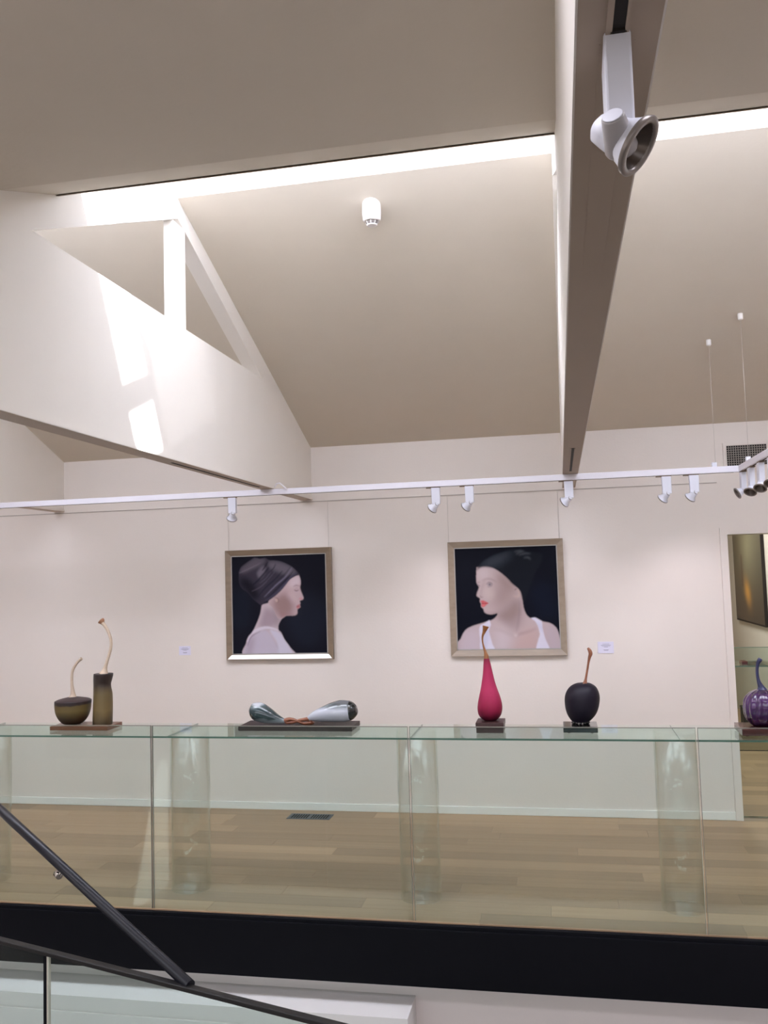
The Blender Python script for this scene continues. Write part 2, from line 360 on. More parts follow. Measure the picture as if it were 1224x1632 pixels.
# ------------------------------------------------------------ glass balustrade
seams = [-5.37, -3.86, -2.355, -.846, .652, 2.16, 3.66]
GL = ['second from the left edge', 'leftmost, behind the sloping stair handrail', 'under the silver gourd sculpture', 'under the ruby and aubergine vases', 'rightmost, in front of the doorway', 'beyond the right edge']
for k in range(len(seams)-1):
    x0, x1 = seams[k]+.006, seams[k+1]-.006
    b = thing('balustrade_panel', 'clear greenish glass balustrade panel '+(GL[k] if k else 'out of view at far left'), 'glass panel', ((x0+x1)/2, 4.78, 0), 'glass balustrade panels along the walkway')
    if k == 0: b['label'] = 'clear greenish glass balustrade panel past the left picture edge'
    g = MB(); g.box(x0, x1, 4.774, 4.786, -.004, 1.024); part(g, 'pane', M['glass'], b)
    g = MB(); g.box(x0, x1, 4.7738, 4.7862, 1.024, 1.0275); part(g, 'top_edge', M['edge_dark'], b)
    g = MB(); g.box(x0-.0018, x0, 4.774, 4.786, 0, 1.0275); part(g, 'side_edge', M['edge_dark'], b)
    g = MB(); g.box(x1, x1+.0018, 4.774, 4.786, 0, 1.0275); part(g, 'side_edge', M['edge_pale' if k > 2 else 'edge_dark'], b)
# glass shelf on clear round pedestals
SZ = .962; SY0, SY1 = 4.80, 5.245
sj = [-5.1, -3.62, -2.27, -.843, .572, 2.05]
SL = ['past the left edge of the picture', 'holding the pair of olive vessels', 'holding the silver gourd sculpture', 'holding the ruby and the aubergine vases', 'holding the purple ribbed vase']
for k in range(len(sj)-1):
    x0, x1 = sj[k]+.0015, sj[k+1]-.0015
    b = thing('glass_shelf', 'long horizontal glass shelf with green front edge, '+SL[k], 'shelf', ((x0+x1)/2, 5.0, SZ-.01))
    g = MB(); g.box(x0, x1, SY0+.0015, SY1, SZ-.01, SZ); part(g, 'pane', M['shelf'], b)
    g = MB(); g.box(x0, x1, SY0-.001, SY0+.0015, SZ-.01, SZ); part(g, 'front_edge', M['edge'], b)
    g = MB(); g.box(x0-.0012, x0, SY0, SY1, SZ-.01, SZ); part(g, 'side_edge', M['edge'], b)
PL = ['at the far left picture edge', 'between the olive vessels and the silver gourds', 'between the silver gourds and the ruby vase', 'right of the aubergine vase, left of the doorway']
for px_, lab in zip((-3.63, -2.27, -.86, .585), PL):
    t = MB(); n = 40; r0, r1 = .118, .112; z0, z1 = .001, SZ-.0105; vs = []; fs = []
    for k in range(n):
        a_ = 2*math.pi*k/n; c, s_ = math.cos(a_), math.sin(a_)
        vs += [(px_+r0*c, 5.12+r0*s_, z0), (px_+r0*c, 5.12+r0*s_, z1), (px_+r1*c, 5.12+r1*s_, z1), (px_+r1*c, 5.12+r1*s_, z0)]
        j = (k+1) % n
        fs += [(4*k+i, 4*j+i, 4*j+(i+1) % 4, 4*k+(i+1) % 4) for i in range(4)]
    t.add(vs, fs, True)
    solid(t, 'clear_pedestal', M['pedglass'], 'clear acrylic cylinder under the glass shelf, '+lab, 'pedestal', 'clear pedestals under the shelf')

# ------------------------------------------------------------ sculptures on the shelf
YS = 5.05
def zmap(ox, oy, s): return lambda X, Y, Yp=YS: at(ox+X/s, oy+Y/s, Yp)
def rowbody(rows, zm, Yp=YS, base=None, n=40, rib=0, sub=5):
    pts = []; rad = []
    rows_s = smooth_path([(r[0], r[1], r[2]) for r in rows], sub)
    for (y, a, b) in rows_s:
        p, q = zm(a, y, Yp), zm(b, y, Yp); pts.append((p+q)/2); rad.append(max(.001, (q-p).length/2))
    if base is not None:
        dz = base-pts[0].z; top = pts[-1].z
        pts = [Vector((p.x, p.y, p.z+dz*(top-p.z)/(top-pts[0].z))) for p in pts]
    return MB().tube(pts, rad, n, True, (0, 0, 1), rib), pts
def stem(zpts, zm, Yp=YS, n=16, sub=5):
    P = smooth_path(zpts, sub); pts = [zm(p[0], p[1], Yp) for p in P]
    rad = [(zm(p[0]+p[2], p[1], Yp)-zm(p[0], p[1], Yp)).length for p in P]
    return MB().tube(pts, rad, n)
def plinth(name, x0, x1, y0, y1, z0, z1, m, label, bevel=.002, feet=False, split=False):
    b = MB()
    t = thing(name, label, 'plinth', ((x0+x1)/2, (y0+y1)/2, z0)) if (feet or split) else None
    zb = z0+(.006 if feet else 0)
    if split:
        zm_ = (zb+z1)/2
        part(MB().box(x0+.003, x1-.003, y0+.003, y1-.003, zb, zm_), 'lower_block', m, t, bevel)
        part(MB().box(x0, x1, y0, y1, zm_, z1), 'upper_block', m, t, bevel)
        return t
    if feet:
        part(MB().box(x0, x1, y0, y1, zb, z1), 'block', m, t, bevel)
        for fx in (x0+.03, x1-.03):
            for fy in (y0+.03, y1-.03): part(MB().tube([(fx, fy, z0), (fx, fy, zb)], .007, 10), 'foot', m, t)
        return t
    return solid(b.box(x0, x1, y0, y1, z0, z1), name, m, label, 'plinth', None, bevel)
# 1 olive pair
z8 = zmap(60, 970, 7.42)
plinth('wooden_plinth', -3.122, -2.735, 4.965, 5.15, SZ, SZ+.024, M['plinth_brown'], 'thin reddish-brown wooden plinth under the two olive vessels')
pt = SZ+.024
b, p = rowbody([(1366, 350, 480), (1350, 310, 522), (1300, 270, 565), (1240, 243, 592), (1180, 231, 605), (1120, 228, 610), (1088, 229, 612)], z8, base=pt)
t = thing('bowl_vessel', 'round olive-brown glass bowl with curved pale wooden stem, on brown plinth', 'vase', p[0])
part(b, 'bowl', M['olive'], t)
b, _ = rowbody([(1088, 229, 612), (1072, 260, 590), (1055, 320, 520), (1043, 380, 470), (1042, 418, 422)], z8)
m_lid = mat('dark_brown_glass_lid', (56, 42, 44), .45); part(b, 'lid', m_lid, t)
part(stem([(415, 1048, 45), (418, 1020, 28), (412, 960, 20), (405, 880, 15), (405, 800, 14), (415, 730, 14), (445, 670, 14), (485, 620, 15), (520, 590, 18)], z8), 'stem', M['stem_pale'], t)
b, p = rowbody([(1366, 664, 872), (1300, 664, 874), (1200, 668, 876), (1100, 670, 876), (1000, 672, 872), (940, 672, 860), (890, 672, 856), (840, 672, 868), (790, 674, 880), (768, 676, 880)], z8, base=pt)
t = thing('tall_vessel', 'tall olive-brown cylindrical vase with long curved pale wooden stem, on brown plinth', 'vase', p[0])
part(b, 'cylinder_body', M['olive2'], t)
part(stem([(785, 770, 55), (790, 745, 36), (802, 690, 20), (825, 610, 17), (850, 530, 16), (868, 440, 16), (862, 350, 16), (830, 260, 16), (790, 195, 18), (765, 165, 24)], z8), 'stem', M['stem_pale'], t)
part(stem([(768, 172, 22), (755, 150, 36), (748, 142, 38)], z8), 'stem_tip', M['stem_tip'], t)
# 2 silver gourds
z2 = zmap(340, 1080, 3.6)
plinth('long_plinth', -1.905, -1.214, 4.985, 5.20, SZ, SZ+.026, M['plinth_dark'], 'long dark brown plinth under the pair of lying silver gourds')
YG = 5.05
GB = at(475, 1153, YG); t = thing('gourd_sculpture', 'silver-grey glass sculpture of two lying gourds joined by twisted copper stems', 'sculpture', (GB.x, GB.y, SZ+.03))
def gourd(ax, zm):
    P = smooth_path(ax, 4); pts = [zm(q[0], q[1], YG) for q in P]
    return MB().tube(pts, [max(.001, (zm(q[0]+abs(q[2]), q[1], YG)-zm(q[0], q[1], YG)).length) for q in P], 36)
part(gourd([(209, 178, 3), (213, 180, 22), (228, 184, 40), (262, 197, 52), (315, 219, 43), (365, 238, 26), (405, 248, 13), (420, 250, 8)], z2), 'teal_gourd', M['teal'], t)
part(stem([(405, 248, 12), (440, 238, 10), (480, 248, 8), (520, 262, 8), (560, 258, 11), (572, 250, 14)], z2, YG), 'stem', M['stem_copper'], t)
part(gourd([(535, 240, 6), (550, 232, 14), (580, 222, 28), (630, 211, 42), (690, 198, 55), (740, 192, 61), (785, 189, 55)], z2), 'pearl_gourd', M['pearl'], t)
part(gourd([(784, 189, 55), (800, 188, 48), (814, 187, 36), (824, 186, 22), (828, 185, 4)], z2), 'end_cap', M['cap'], t)
part(stem([(550, 236, 14), (525, 240, 10), (490, 246, 8), (455, 256, 8), (425, 258, 9), (415, 250, 12)], z2, YG), 'stem', M['stem_copper'], t)
# 3 ruby drop
z5 = zmap(690, 840, 4.8)
plinth('square_plinth', -.497, -.341, 4.955, 5.12, SZ, SZ+.056, M['plinth_mid'], 'square two-layer mahogany plinth under the ruby drop vase', split=True)
b, p = rowbody([(1462, 395, 480), (1450, 372, 500), (1420, 349, 521), (1380, 341, 530), (1340, 343, 528), (1290, 352, 515), (1230, 365, 492), (1180, 373, 475), (1130, 380, 462), (1080, 384, 450), (1040, 386, 440), (1005, 389, 430)], z5, base=SZ+.056)
t = thing('ruby_vase', 'tall ruby-red drop-shaped glass vase with curling amber wooden stem', 'vase', p[0])
part(b, 'body', M['ruby'], t)
part(stem([(410, 1008, 20), (408, 985, 18), (400, 955, 11), (387, 910, 7), (379, 870, 6), (380, 835, 8), (390, 805, 12), (399, 778, 19), (404, 758, 25)], z5), 'stem', M['stem_amber'], t)
# 4 aubergine
ze = zmap(860, 1000, 8.16)
plinth('black_plinth', -.018, .166, 4.95, 5.125, SZ, SZ+.038, M['plinth_black'], 'small polished black plinth with feet under the aubergine vase', feet=True)
b, p = rowbody([(1236, 430, 640), (1215, 408, 668), (1150, 365, 725), (1070, 338, 762), (980, 326, 780), (900, 328, 782), (830, 350, 765), (775, 390, 735), (740, 440, 690), (722, 500, 640), (732, 560, 610)], ze, base=SZ+.05)
t = thing('aubergine_vase', 'round near-black purple glass vase with upright brown wooden stem', 'vase', (p[0].x, p[0].y, SZ+.038))
part(b, 'body', M['aub'], t)
part(stem([(590, 745, 40), (592, 715, 26), (600, 670, 16), (612, 600, 14), (624, 530, 14), (636, 450, 15), (648, 390, 20), (662, 345, 26), (655, 310, 25), (640, 285, 20), (626, 266, 13)], ze), 'stem', M['stem_copper'], t)
for k in range(12):
    a_ = 2*math.pi*k/12; cx = p[0].x+.042*math.cos(a_); cy_ = p[0].y+.042*math.sin(a_); bz_ = SZ+.038+.009
    part(MB().tube([(cx, cy_, bz_-.0089), (cx, cy_, bz_-.006), (cx, cy_, bz_), (cx, cy_, bz_+.006), (cx, cy_, bz_+.0089)], [.001, .0066, .009, .0066, .001], 10), 'bead', M['beads'], t)
# 5 purple
z7 = zmap(1100, 830, 4.185)
plinth('red_plinth', .892, 1.17, 4.885, 5.10, SZ, SZ+.04, M['plinth_red'], 'dark red wooden plinth with feet under the purple ribbed vase', feet=True)
b, p = rowbody([(1374, 428, 528), (1360, 402, 554), (1310, 369, 589), (1250, 357, 600), (1190, 363, 594), (1152, 390, 567), (1130, 428, 530), (1122, 452, 504)], z7, 5.0, base=SZ+.04, n=112, rib=.035)
t = thing('purple_vase', 'ribbed purple glass vase with tall curved navy stem, at right edge', 'vase', p[0])
part(b, 'body', M['purple'], t)
part(stem([(478, 1130, 38), (470, 1105, 22), (456, 1070, 13), (448, 1030, 11), (446, 990, 11), (451, 955, 13), (462, 932, 17), (470, 920, 15)], z7, 5.0), 'stem', M['stem_navy'], t)

# ------------------------------------------------------------ paintings
def homog(src, dst):
    A = []; B = []
    for (x, y), (u, v) in zip(src, dst):
        A += [[x, y, 1, 0, 0, 0, -u*x, -u*y], [0, 0, 0, x, y, 1, -v*x, -v*y]]; B += [u, v]
    h = np.linalg.solve(np.array(A, float), np.array(B, float)); return np.append(h, 1).reshape(3, 3)
class Art:
    def __init__(s, corners, bg, n=300):
        s.H = homog(corners, [(0, 0), (1, 0), (1, 1), (0, 1)]); s.n = n
        g = (np.arange(n)+.5)/n; s.U, s.V = np.meshgrid(g, g); s.img = np.zeros((n, n, 3)); s.img[:] = lin(bg)
    def uv(s, p):
        q = s.H@np.array([p[0], p[1], 1]); return q[:2]/q[2]
    def blur(s, m, k):
        for _ in range(3):
            for ax in (0, 1):
                pad = [(0, 0), (0, 0)]; pad[ax] = (k, k); c = np.cumsum(np.pad(m, pad, mode='edge'), axis=ax)
                z = np.zeros_like(np.take(c, [0], axis=ax)); c = np.concatenate([z, c], axis=ax)
                L = m.shape[ax]; m = (np.take(c, range(2*k+1, 2*k+1+L), axis=ax)-np.take(c, range(0, L), axis=ax))/(2*k+1)
        return m
    def poly(s, pts, rgb, a=1, k=1, smooth=True, clip=None):
        P = smooth_path(list(pts)+[pts[0]], 5) if smooth else pts
        P = [s.uv(p) for p in P]; m = np.zeros((s.n, s.n), bool)
        for i in range(len(P)):
            (x0, y0), (x1, y1) = P[i], P[(i+1) % len(P)]
            if abs(y1-y0) < 1e-9: continue
            c = ((y0 > s.V) != (y1 > s.V)) & (s.U < (x1-x0)*(s.V-y0)/(y1-y0)+x0); m ^= c
        m = m.astype(float); raw = s.blur(m, k) if k else m
        mm = raw if clip is None else raw*clip
        s.img = s.img*(1-mm[..., None]*a)+np.array(lin(rgb))*mm[..., None]*a; return raw
    def line(s, pts, wd, rgb, a=1, k=1, clip=None):
        P = smooth_path(pts, 6); L = []; R_ = []
        for i, p in enumerate(P):
            d = P[min(i+1, len(P)-1)]-P[max(i-1, 0)]; d = d/(np.hypot(*d)+1e-9); t = i/(len(P)-1); ww = wd*(.35+.65*math.sin(math.pi*min(1, max(0, t))))
            L.append((p[0]-d[1]*ww/2, p[1]+d[0]*ww/2)); R_.append((p[0]+d[1]*ww/2, p[1]-d[0]*ww/2))
        return s.poly(L+R_[::-1], rgb, a, k, False, clip)
    def object(s, name, x0, x1, z0, z1, y, parent):
        n = s.n; xs = np.linspace(x0, x1, n); zs = np.linspace(z1, z0, n); X, Z = np.meshgrid(xs, zs)
        co = np.stack([X, np.full_like(X, y), Z], -1).reshape(-1, 3)
        idx = np.arange(n*n).reshape(n, n); f = np.stack([idx[:-1, :-1], idx[1:, :-1], idx[1:, 1:], idx[:-1, 1:]], -1).reshape(-1, 4)
        me = bpy.data.meshes.new(name); me.from_pydata(co.tolist(), [], f.tolist())
        at_ = me.color_attributes.new('paint', 'FLOAT_COLOR', 'POINT')
        at_.data.foreach_set('color', np.concatenate([s.img, np.ones((n, n, 1))], -1).astype(np.float32).ravel())
        m, nt, b = newmat(name+'_oil_paint'); an = nt.nodes.new('ShaderNodeVertexColor'); an.layer_name = 'paint'
        nt.links.new(an.outputs[0], b.inputs['Base Color']); b.inputs['Roughness'].default_value = .5; b.inputs['Specular IOR Level'].default_value = .06
        me.materials.append(m); o = bpy.data.objects.new('canvas', me); COL.objects.link(o)
        p = parent.location; me.transform(Matrix.Translation(-p)); o.parent = parent; return o
def picture(name, label, X0, X1, Z0, Z1, art, fm, edge_bottom):
    t = thing(name, label, 'painting', ((X0+X1)/2, D-.02, Z0)); yb, yf = D-.002, D-.04; w_ = .046
    def side(pts_out, pts_in, m, nm):
        # profile: outer edge proud, sloping inwards
        vs = []
        for (x, z) in pts_out: vs += [(x, yb, z), (x, yf, z)]
        for (x, z) in pts_in: vs += [(x, yf+.016, z), (x, yb, z)]
        b_ = MB(); b_.add(vs, [(0, 2, 3, 1), (1, 3, 6, 4), (4, 6, 7, 5), (0, 5, 7, 2), (0, 1, 4, 5), (2, 7, 6, 3)])
        part(b_, nm, m, t)
    o = [(X0, Z1), (X1, Z1), (X1, Z0), (X0, Z0)]; i_ = [(X0+w_, Z1-w_), (X1-w_, Z1-w_), (X1-w_, Z0+w_), (X0+w_, Z0+w_)]
    for k in range(4):
        side((o[k], o[(k+1) % 4]), (i_[k], i_[(k+1) % 4]), fm, 'frame_rail')
    l = MB(); e = .007
    for (a0, a1, c0, c1) in ((X0+w_, X1-w_, Z1-w_-e, Z1-w_), (X0+w_, X1-w_, Z0+w_, Z0+w_+e), (X0+w_, X0+w_+e, Z0+w_, Z1-w_), (X1-w_-e, X1-w_, Z0+w_, Z1-w_)):
        l.box(a0, a1, yf+.014, yf+.026, c0, c1)
    part(l, 'inner_lip', M['frame_inner'], t)
    if edge_bottom:
        vs = [(X0+.012, yf-.0015, Z0+.010), (X1-.012, yf-.0015, Z0+.010), (X1-w_+.006, yf+.011, Z0+w_-.004), (X0+w_-.006, yf+.011, Z0+w_-.004)]
        vs += [(x, y+.004, z) for x, y, z in vs]
        c = MB(); c.add(vs, [(0, 1, 2, 3), (4, 7, 6, 5), (0, 4, 5, 1), (1, 5, 6, 2), (2, 6, 7, 3), (3, 7, 4, 0)])
        tag(part(c, 'bottom_bead', M['silver_edge'], t), 'bright silver bottom bead of the frame')
    art.object(name, X0+w_, X1-w_, Z0+w_, Z1-w_, yf+.022, t)
    return t
A = Art([(168, 200), (1000, 175), (1022, 1052), (188, 1060)], (22, 22, 32))
A.poly([(640, 560), (900, 520), (1010, 700), (900, 980), (700, 900)], (30, 34, 46), .6, 12)
A.poly([(180, 500), (330, 520), (330, 800), (180, 800)], (26, 32, 44), .5, 10)
body = A.poly([(440, 625), (428, 700), (400, 780), (360, 862), (325, 905), (306, 960), (300, 1070), (715, 1070), (690, 1000), (640, 930), (610, 870), (585, 842), (590, 790), (625, 735), (650, 718), (700, 690), (600, 600)], (188, 172, 180), 1, 1)
A.poly([(470, 650), (440, 740), (420, 820), (500, 830), (560, 800), (600, 760), (560, 690)], (152, 134, 144), .8, 6, clip=body)
A.poly([(520, 640), (545, 740), (560, 830), (590, 790), (610, 740), (580, 660)], (150, 136, 142), .6, 4, clip=body)
sh = A.poly([(345, 900), (400, 860), (480, 850), (545, 930), (580, 1070), (302, 1070), (310, 960)], (186, 178, 194), .9, 3, clip=body)
A.poly([(310, 1000), (330, 930), (380, 900), (370, 1000), (340, 1070), (300, 1070)], (160, 142, 156), .6, 6, clip=body)
A.poly([(540, 850), (600, 870), (650, 940), (715, 1070), (590, 1070), (575, 960), (510, 850)], (198, 194, 210), .9, 2, clip=body)
A.line([(315, 950), (345, 880), (420, 838), (500, 826), (590, 850)], 26, (206, 198, 210), .9, 1, clip=body)
A.line([(318, 985), (350, 905), (430, 858)], 9, (128, 112, 128), .7, 1, clip=body)
A.line([(560, 950), (580, 1000), (590, 1060)], 10, (164, 158, 178), .6, 2, clip=body)
face = A.poly([(760, 360), (774, 400), (779, 440), (774, 470), (779, 500), (803, 562), (798, 582), (772, 594), (776, 612), (772, 630), (776, 648), (752, 666), (752, 690), (744, 712), (715, 722), (655, 722), (622, 742), (580, 740), (540, 660), (500, 590), (640, 440)], (186, 164, 168), 1, 1)
A.poly([(560, 560), (640, 520), (700, 560), (720, 660), (690, 722), (600, 740), (560, 690), (530, 620)], (140, 112, 110), .85, 9, clip=face)
A.poly([(690, 400), (760, 370), (778, 440), (740, 460), (680, 470)], (206, 190, 198), .8, 5, clip=face)
A.poly([(655, 530), (700, 520), (730, 560), (745, 610), (700, 590)], (204, 184, 190), .55, 6, clip=face)
A.poly([(600, 690), (660, 700), (740, 712), (650, 724), (610, 745)], (150, 112, 116), .6, 3, clip=face)
A.line([(715, 470), (740, 458), (772, 466)], 10, (150, 124, 130), .8, 1, clip=face)
A.line([(722, 498), (742, 506), (762, 498)], 9, (112, 92, 98), .9, 1, clip=face)
A.line([(728, 486), (745, 480), (762, 484)], 8, (170, 146, 150), .7, 1, clip=face)
A.line([(764, 580), (780, 572), (796, 584)], 12, (200, 132, 138), .8, 1, clip=face)
A.poly([(742, 640), (762, 624), (776, 626), (772, 642), (774, 654), (756, 664), (744, 656)], (178, 108, 112), .9, 1, clip=face)
A.line([(744, 641), (760, 640), (774, 642)], 4, (92, 56, 66), .9, 0, clip=face)
A.line([(548, 560), (580, 575), (585, 600), (565, 606)], 10, (128, 102, 100), .7, 1, clip=face)
A.poly([(552, 580), (572, 576), (580, 596), (566, 604)], (196, 168, 160), .7, 1, clip=face)
tb = A.poly([(236, 345), (255, 300), (300, 262), (345, 232), (375, 214), (420, 224), (470, 218), (500, 236), (540, 238), (610, 250), (690, 288), (735, 326), (768, 366), (735, 376), (690, 400), (655, 445), (615, 495), (560, 548), (500, 590), (455, 612), (438, 632), (400, 606), (360, 570), (320, 520), (262, 478), (240, 420)], (54, 50, 62), 1, 1)
A.poly([(300, 270), (375, 220), (470, 228), (440, 280), (350, 320), (270, 350), (250, 320)], (96, 90, 100), .7, 4, clip=tb)
A.poly([(500, 245), (600, 255), (690, 292), (740, 345), (660, 370), (560, 330), (500, 300)], (108, 102, 112), .75, 5, clip=tb)
A.poly([(395, 350), (430, 300), (470, 290), (465, 350), (420, 400)], (112, 106, 118), .8, 3, clip=tb)
A.poly([(240, 380), (320, 400), (380, 460), (420, 560), (360, 590), (300, 510), (250, 460)], (20, 19, 28), .95, 8, clip=tb)
for q, c_, wd in (([(500, 300), (470, 340), (400, 420), (330, 480)], (28, 26, 38), 16), ([(560, 330), (500, 400), (430, 470), (350, 510)], (86, 80, 94), 8),
               ([(620, 330), (560, 400), (480, 470), (400, 560)], (34, 32, 44), 12), ([(705, 300), (650, 380), (560, 460), (460, 560)], (118, 112, 132), 12),
               ([(720, 325), (660, 400), (580, 480), (480, 580)], (30, 28, 42), 10), ([(745, 350), (690, 390), (630, 460), (560, 530), (470, 590)], (74, 70, 92), 14),
               ([(690, 296), (640, 360), (560, 430)], (40, 36, 48), 7), ([(240, 350), (330, 310), (430, 260)], (110, 104, 116), 9),
               ([(490, 250), (470, 290), (440, 330)], (22, 20, 30), 14), ([(560, 270), (540, 310), (500, 350)], (36, 34, 46), 9), ([(520, 340), (470, 400), (420, 440)], (90, 84, 98), 7)):
    A.line(q, wd, c_, .8, 1, clip=tb)
picture('portrait_painting', 'framed portrait of a woman in profile facing right, dark grey turban', -2.71, -1.806, 1.196, 2.096, A, M['frame1'], True)
B = Art([(-58, 14), (1136, -26), (1184, 1182), (-8, 1184)], (15, 17, 28))
B.poly([(800, 500), (1000, 400), (1150, 600), (1100, 850), (900, 760)], (20, 26, 42), .6, 14)
skin = B.poly([(208, 240), (206, 330), (207, 405), (222, 440), (236, 470), (214, 535), (212, 568), (238, 586), (250, 600), (248, 630), (262, 660), (262, 690), (288, 715), (300, 752), (340, 774), (400, 776), (450, 764), (440, 800), (385, 842), (290, 872), (160, 912), (85, 958), (35, 1050), (12, 1200), (1185, 1200), (1168, 1060), (1130, 945), (1060, 886), (970, 864), (900, 830), (832, 826), (780, 780), (748, 700), (738, 620), (716, 520), (640, 440), (500, 310), (340, 220)], (186, 168, 170), 1, 1, True)
B.poly([(450, 380), (560, 400), (620, 460), (620, 600), (520, 700), (400, 690), (390, 600), (440, 520)], (146, 122, 117), .7, 17, clip=skin)
B.poly([(460, 740), (600, 640), (700, 620), (740, 720), (720, 900), (600, 960), (500, 860)], (158, 138, 138), .85, 12, clip=skin)
B.poly([(440, 772), (520, 745), (600, 690), (640, 620), (690, 640), (690, 760), (620, 850), (520, 850), (450, 810)], (146, 126, 124), .75, 7, clip=skin)
B.poly([(440, 300), (500, 320), (620, 440), (640, 520), (560, 500), (470, 400)], (152, 130, 126), .7, 8, clip=skin)
B.poly([(210, 250), (340, 240), (360, 340), (300, 370), (215, 360)], (204, 192, 194), .7, 10, clip=skin)
B.poly([(300, 460), (370, 480), (400, 560), (350, 600), (300, 560)], (204, 190, 186), .7, 9, clip=skin)
B.poly([(40, 960), (140, 930), (240, 960), (250, 1190), (20, 1190)], (196, 184, 196), .6, 10, clip=skin)
B.poly([(420, 930), (560, 960), (620, 1100), (520, 1190), (430, 1190)], (202, 190, 196), .7, 12, clip=skin)
B.poly([(700, 1000), (900, 940), (920, 1190), (640, 1190)], (190, 160, 154), .6, 12, clip=skin)
B.poly([(990, 900), (1100, 920), (1150, 1040), (1170, 1190), (1050, 1190)], (188, 174, 186), .6, 10, clip=skin)
B.line([(270, 395), (320, 372), (380, 376), (440, 410)], 12, (142, 122, 120), .7, 2, clip=skin)
B.line([(318, 436), (350, 412), (385, 428), (378, 458)], 9, (100, 88, 92), .85, 1, clip=skin)
B.poly([(330, 430), (355, 418), (380, 432), (370, 456), (340, 452)], (150, 142, 148), .8, 1, clip=skin)
B.poly([(352, 424), (366, 428), (366, 446), (354, 444)], (70, 64, 74), .8, 1, clip=skin)
B.line([(330, 458), (350, 466), (380, 456)], 6, (130, 110, 112), .7, 1, clip=skin)
B.line([(214, 402), (230, 412), (250, 408)], 9, (140, 120, 120), .8, 1, clip=skin); B.line([(224, 436), (240, 448), (248, 458)], 9, (92, 80, 86), .8, 1, clip=skin)
B.line([(300, 380), (285, 440), (262, 520), (270, 575)], 14, (158, 138, 134), .7, 3, clip=skin)
B.line([(248, 560), (262, 582), (285, 578)], 9, (120, 94, 92), .7, 1, clip=skin)
B.poly([(250, 622), (275, 618), (295, 622), (345, 650), (322, 668), (300, 690), (275, 694), (262, 672), (268, 652)], (196, 92, 96), .95, 1, clip=skin)
B.line([(262, 652), (295, 654), (342, 651)], 5, (130, 40, 52), .9, 0, clip=skin)
B.poly([(278, 664), (310, 664), (300, 680), (280, 684)], (220, 128, 128), .7, 1, clip=skin)
B.line([(300, 750), (380, 768), (460, 752)], 16, (150, 128, 126), .6, 3, clip=skin)
B.line([(660, 470), (690, 500), (700, 560), (660, 580), (630, 560)], 12, (206, 178, 166), .8, 2, clip=skin)
B.line([(645, 505), (660, 490), (672, 484)], 7, (60, 46, 50), .8, 1, clip=skin)
B.line([(700, 600), (706, 720), (690, 860), (668, 980)], 12, (120, 104, 108), .85, 3, clip=skin)
B.line([(668, 1035), (690, 1010), (800, 980), (900, 940)], 10, (126, 104, 104), .8, 3, clip=skin)
B.line([(380, 940), (480, 960), (600, 1010), (650, 1040)], 12, (150, 134, 136), .6, 4, clip=skin)
B.line([(645, 1000), (660, 1030), (680, 1000)], 12, (212, 200, 204), .8, 2, clip=skin)
for P_ in ([(360, 842), (300, 880), (246, 920), (250, 1060), (268, 1200), (420, 1200), (392, 1110), (366, 1020), (352, 960), (372, 900)], [(830, 826), (880, 818), (930, 846), (960, 870), (968, 940), (1000, 1060), (1048, 1200), (900, 1200), (915, 1080), (935, 1010), (915, 920), (880, 860)]):
    st = B.poly(P_, (212, 208, 224), 1, 1)
    B.poly([(p[0]+26, p[1]+50) for p in P_[:5]], (176, 178, 206), .5, 6, clip=st)
hat = B.poly([(205, 285), (222, 240), (255, 195), (310, 148), (380, 108), (460, 78), (560, 50), (640, 36), (720, 34), (790, 48), (880, 70), (960, 84), (968, 130), (950, 190), (910, 260), (860, 360), (820, 470), (790, 560), (760, 640), (738, 600), (716, 520), (690, 476), (620, 430), (570, 372), (520, 324), (480, 282), (430, 252), (360, 236), (290, 232), (240, 246)], (24, 27, 35), 1, 2)
B.poly([(210, 270), (270, 190), (400, 110), (560, 60), (620, 70), (560, 130), (460, 200), (380, 230), (280, 228)], (64, 70, 80), .9, 10, clip=hat)
for q in ([(660, 90), (710, 62), (760, 50)], [(690, 100), (760, 80), (830, 80)], [(750, 130), (800, 124), (830, 150)], [(640, 62), (700, 44), (740, 44)]):
    B.line(q, 16, (92, 98, 106), .7, 2, clip=hat)
picture('portrait_painting', 'framed portrait of a woman with red lips looking left, black cap', -.857, .032, 1.208, 2.098, B, M['frame2'], False)
# picture rail, wires, cards
solid(MB().box(-4.9, 1.181, D-.006, D, 2.470, 2.477), 'picture_rail', M['railline'], 'thin grey picture hanging rail along the cream back wall', 'rail', bevel=.001)
for X_, top, lab in ((-2.69, 2.098, 'left wire above the turban portrait'), (-1.83, 2.098, 'right wire above the turban portrait'), (-.85, 2.1, 'left wire above the red-lipped portrait'), (.008, 2.1, 'right wire above the red-lipped portrait')):
    solid(MB().tube([(X_, D-.008, top-.03), (X_, D-.008, 2.473)], .0012, 6), 'picture_wire', M['wire'], 'thin pale hanging wire, '+lab, 'wire', 'wires holding the paintings')
def card(x0, x1, z0, z1, lab):
    t = thing('wall_card', lab, 'label card', ((x0+x1)/2, D-.003, z0)); part(MB().box(x0, x1, D-.004, D, z0, z1), 'card', M['card'], t)
    cx = (x0+x1)/2+.002
    for fz, wd in ((.80, .05), (.70, .075), (.62, .06), (.54, .03), (.30, .04), (.24, .03)):
        z = z0+(z1-z0)*fz; part(MB().box(cx-wd/2, cx+wd/2, D-.0046, D-.004, z-.0016, z+.0016), 'text_line', M['ink'], t)
card(-3.142, -3.040, 1.241, 1.315, 'small white caption card left of the turban portrait')
card(.258, .376, 1.216, 1.303, 'small white caption card right of the red-lipped portrait')
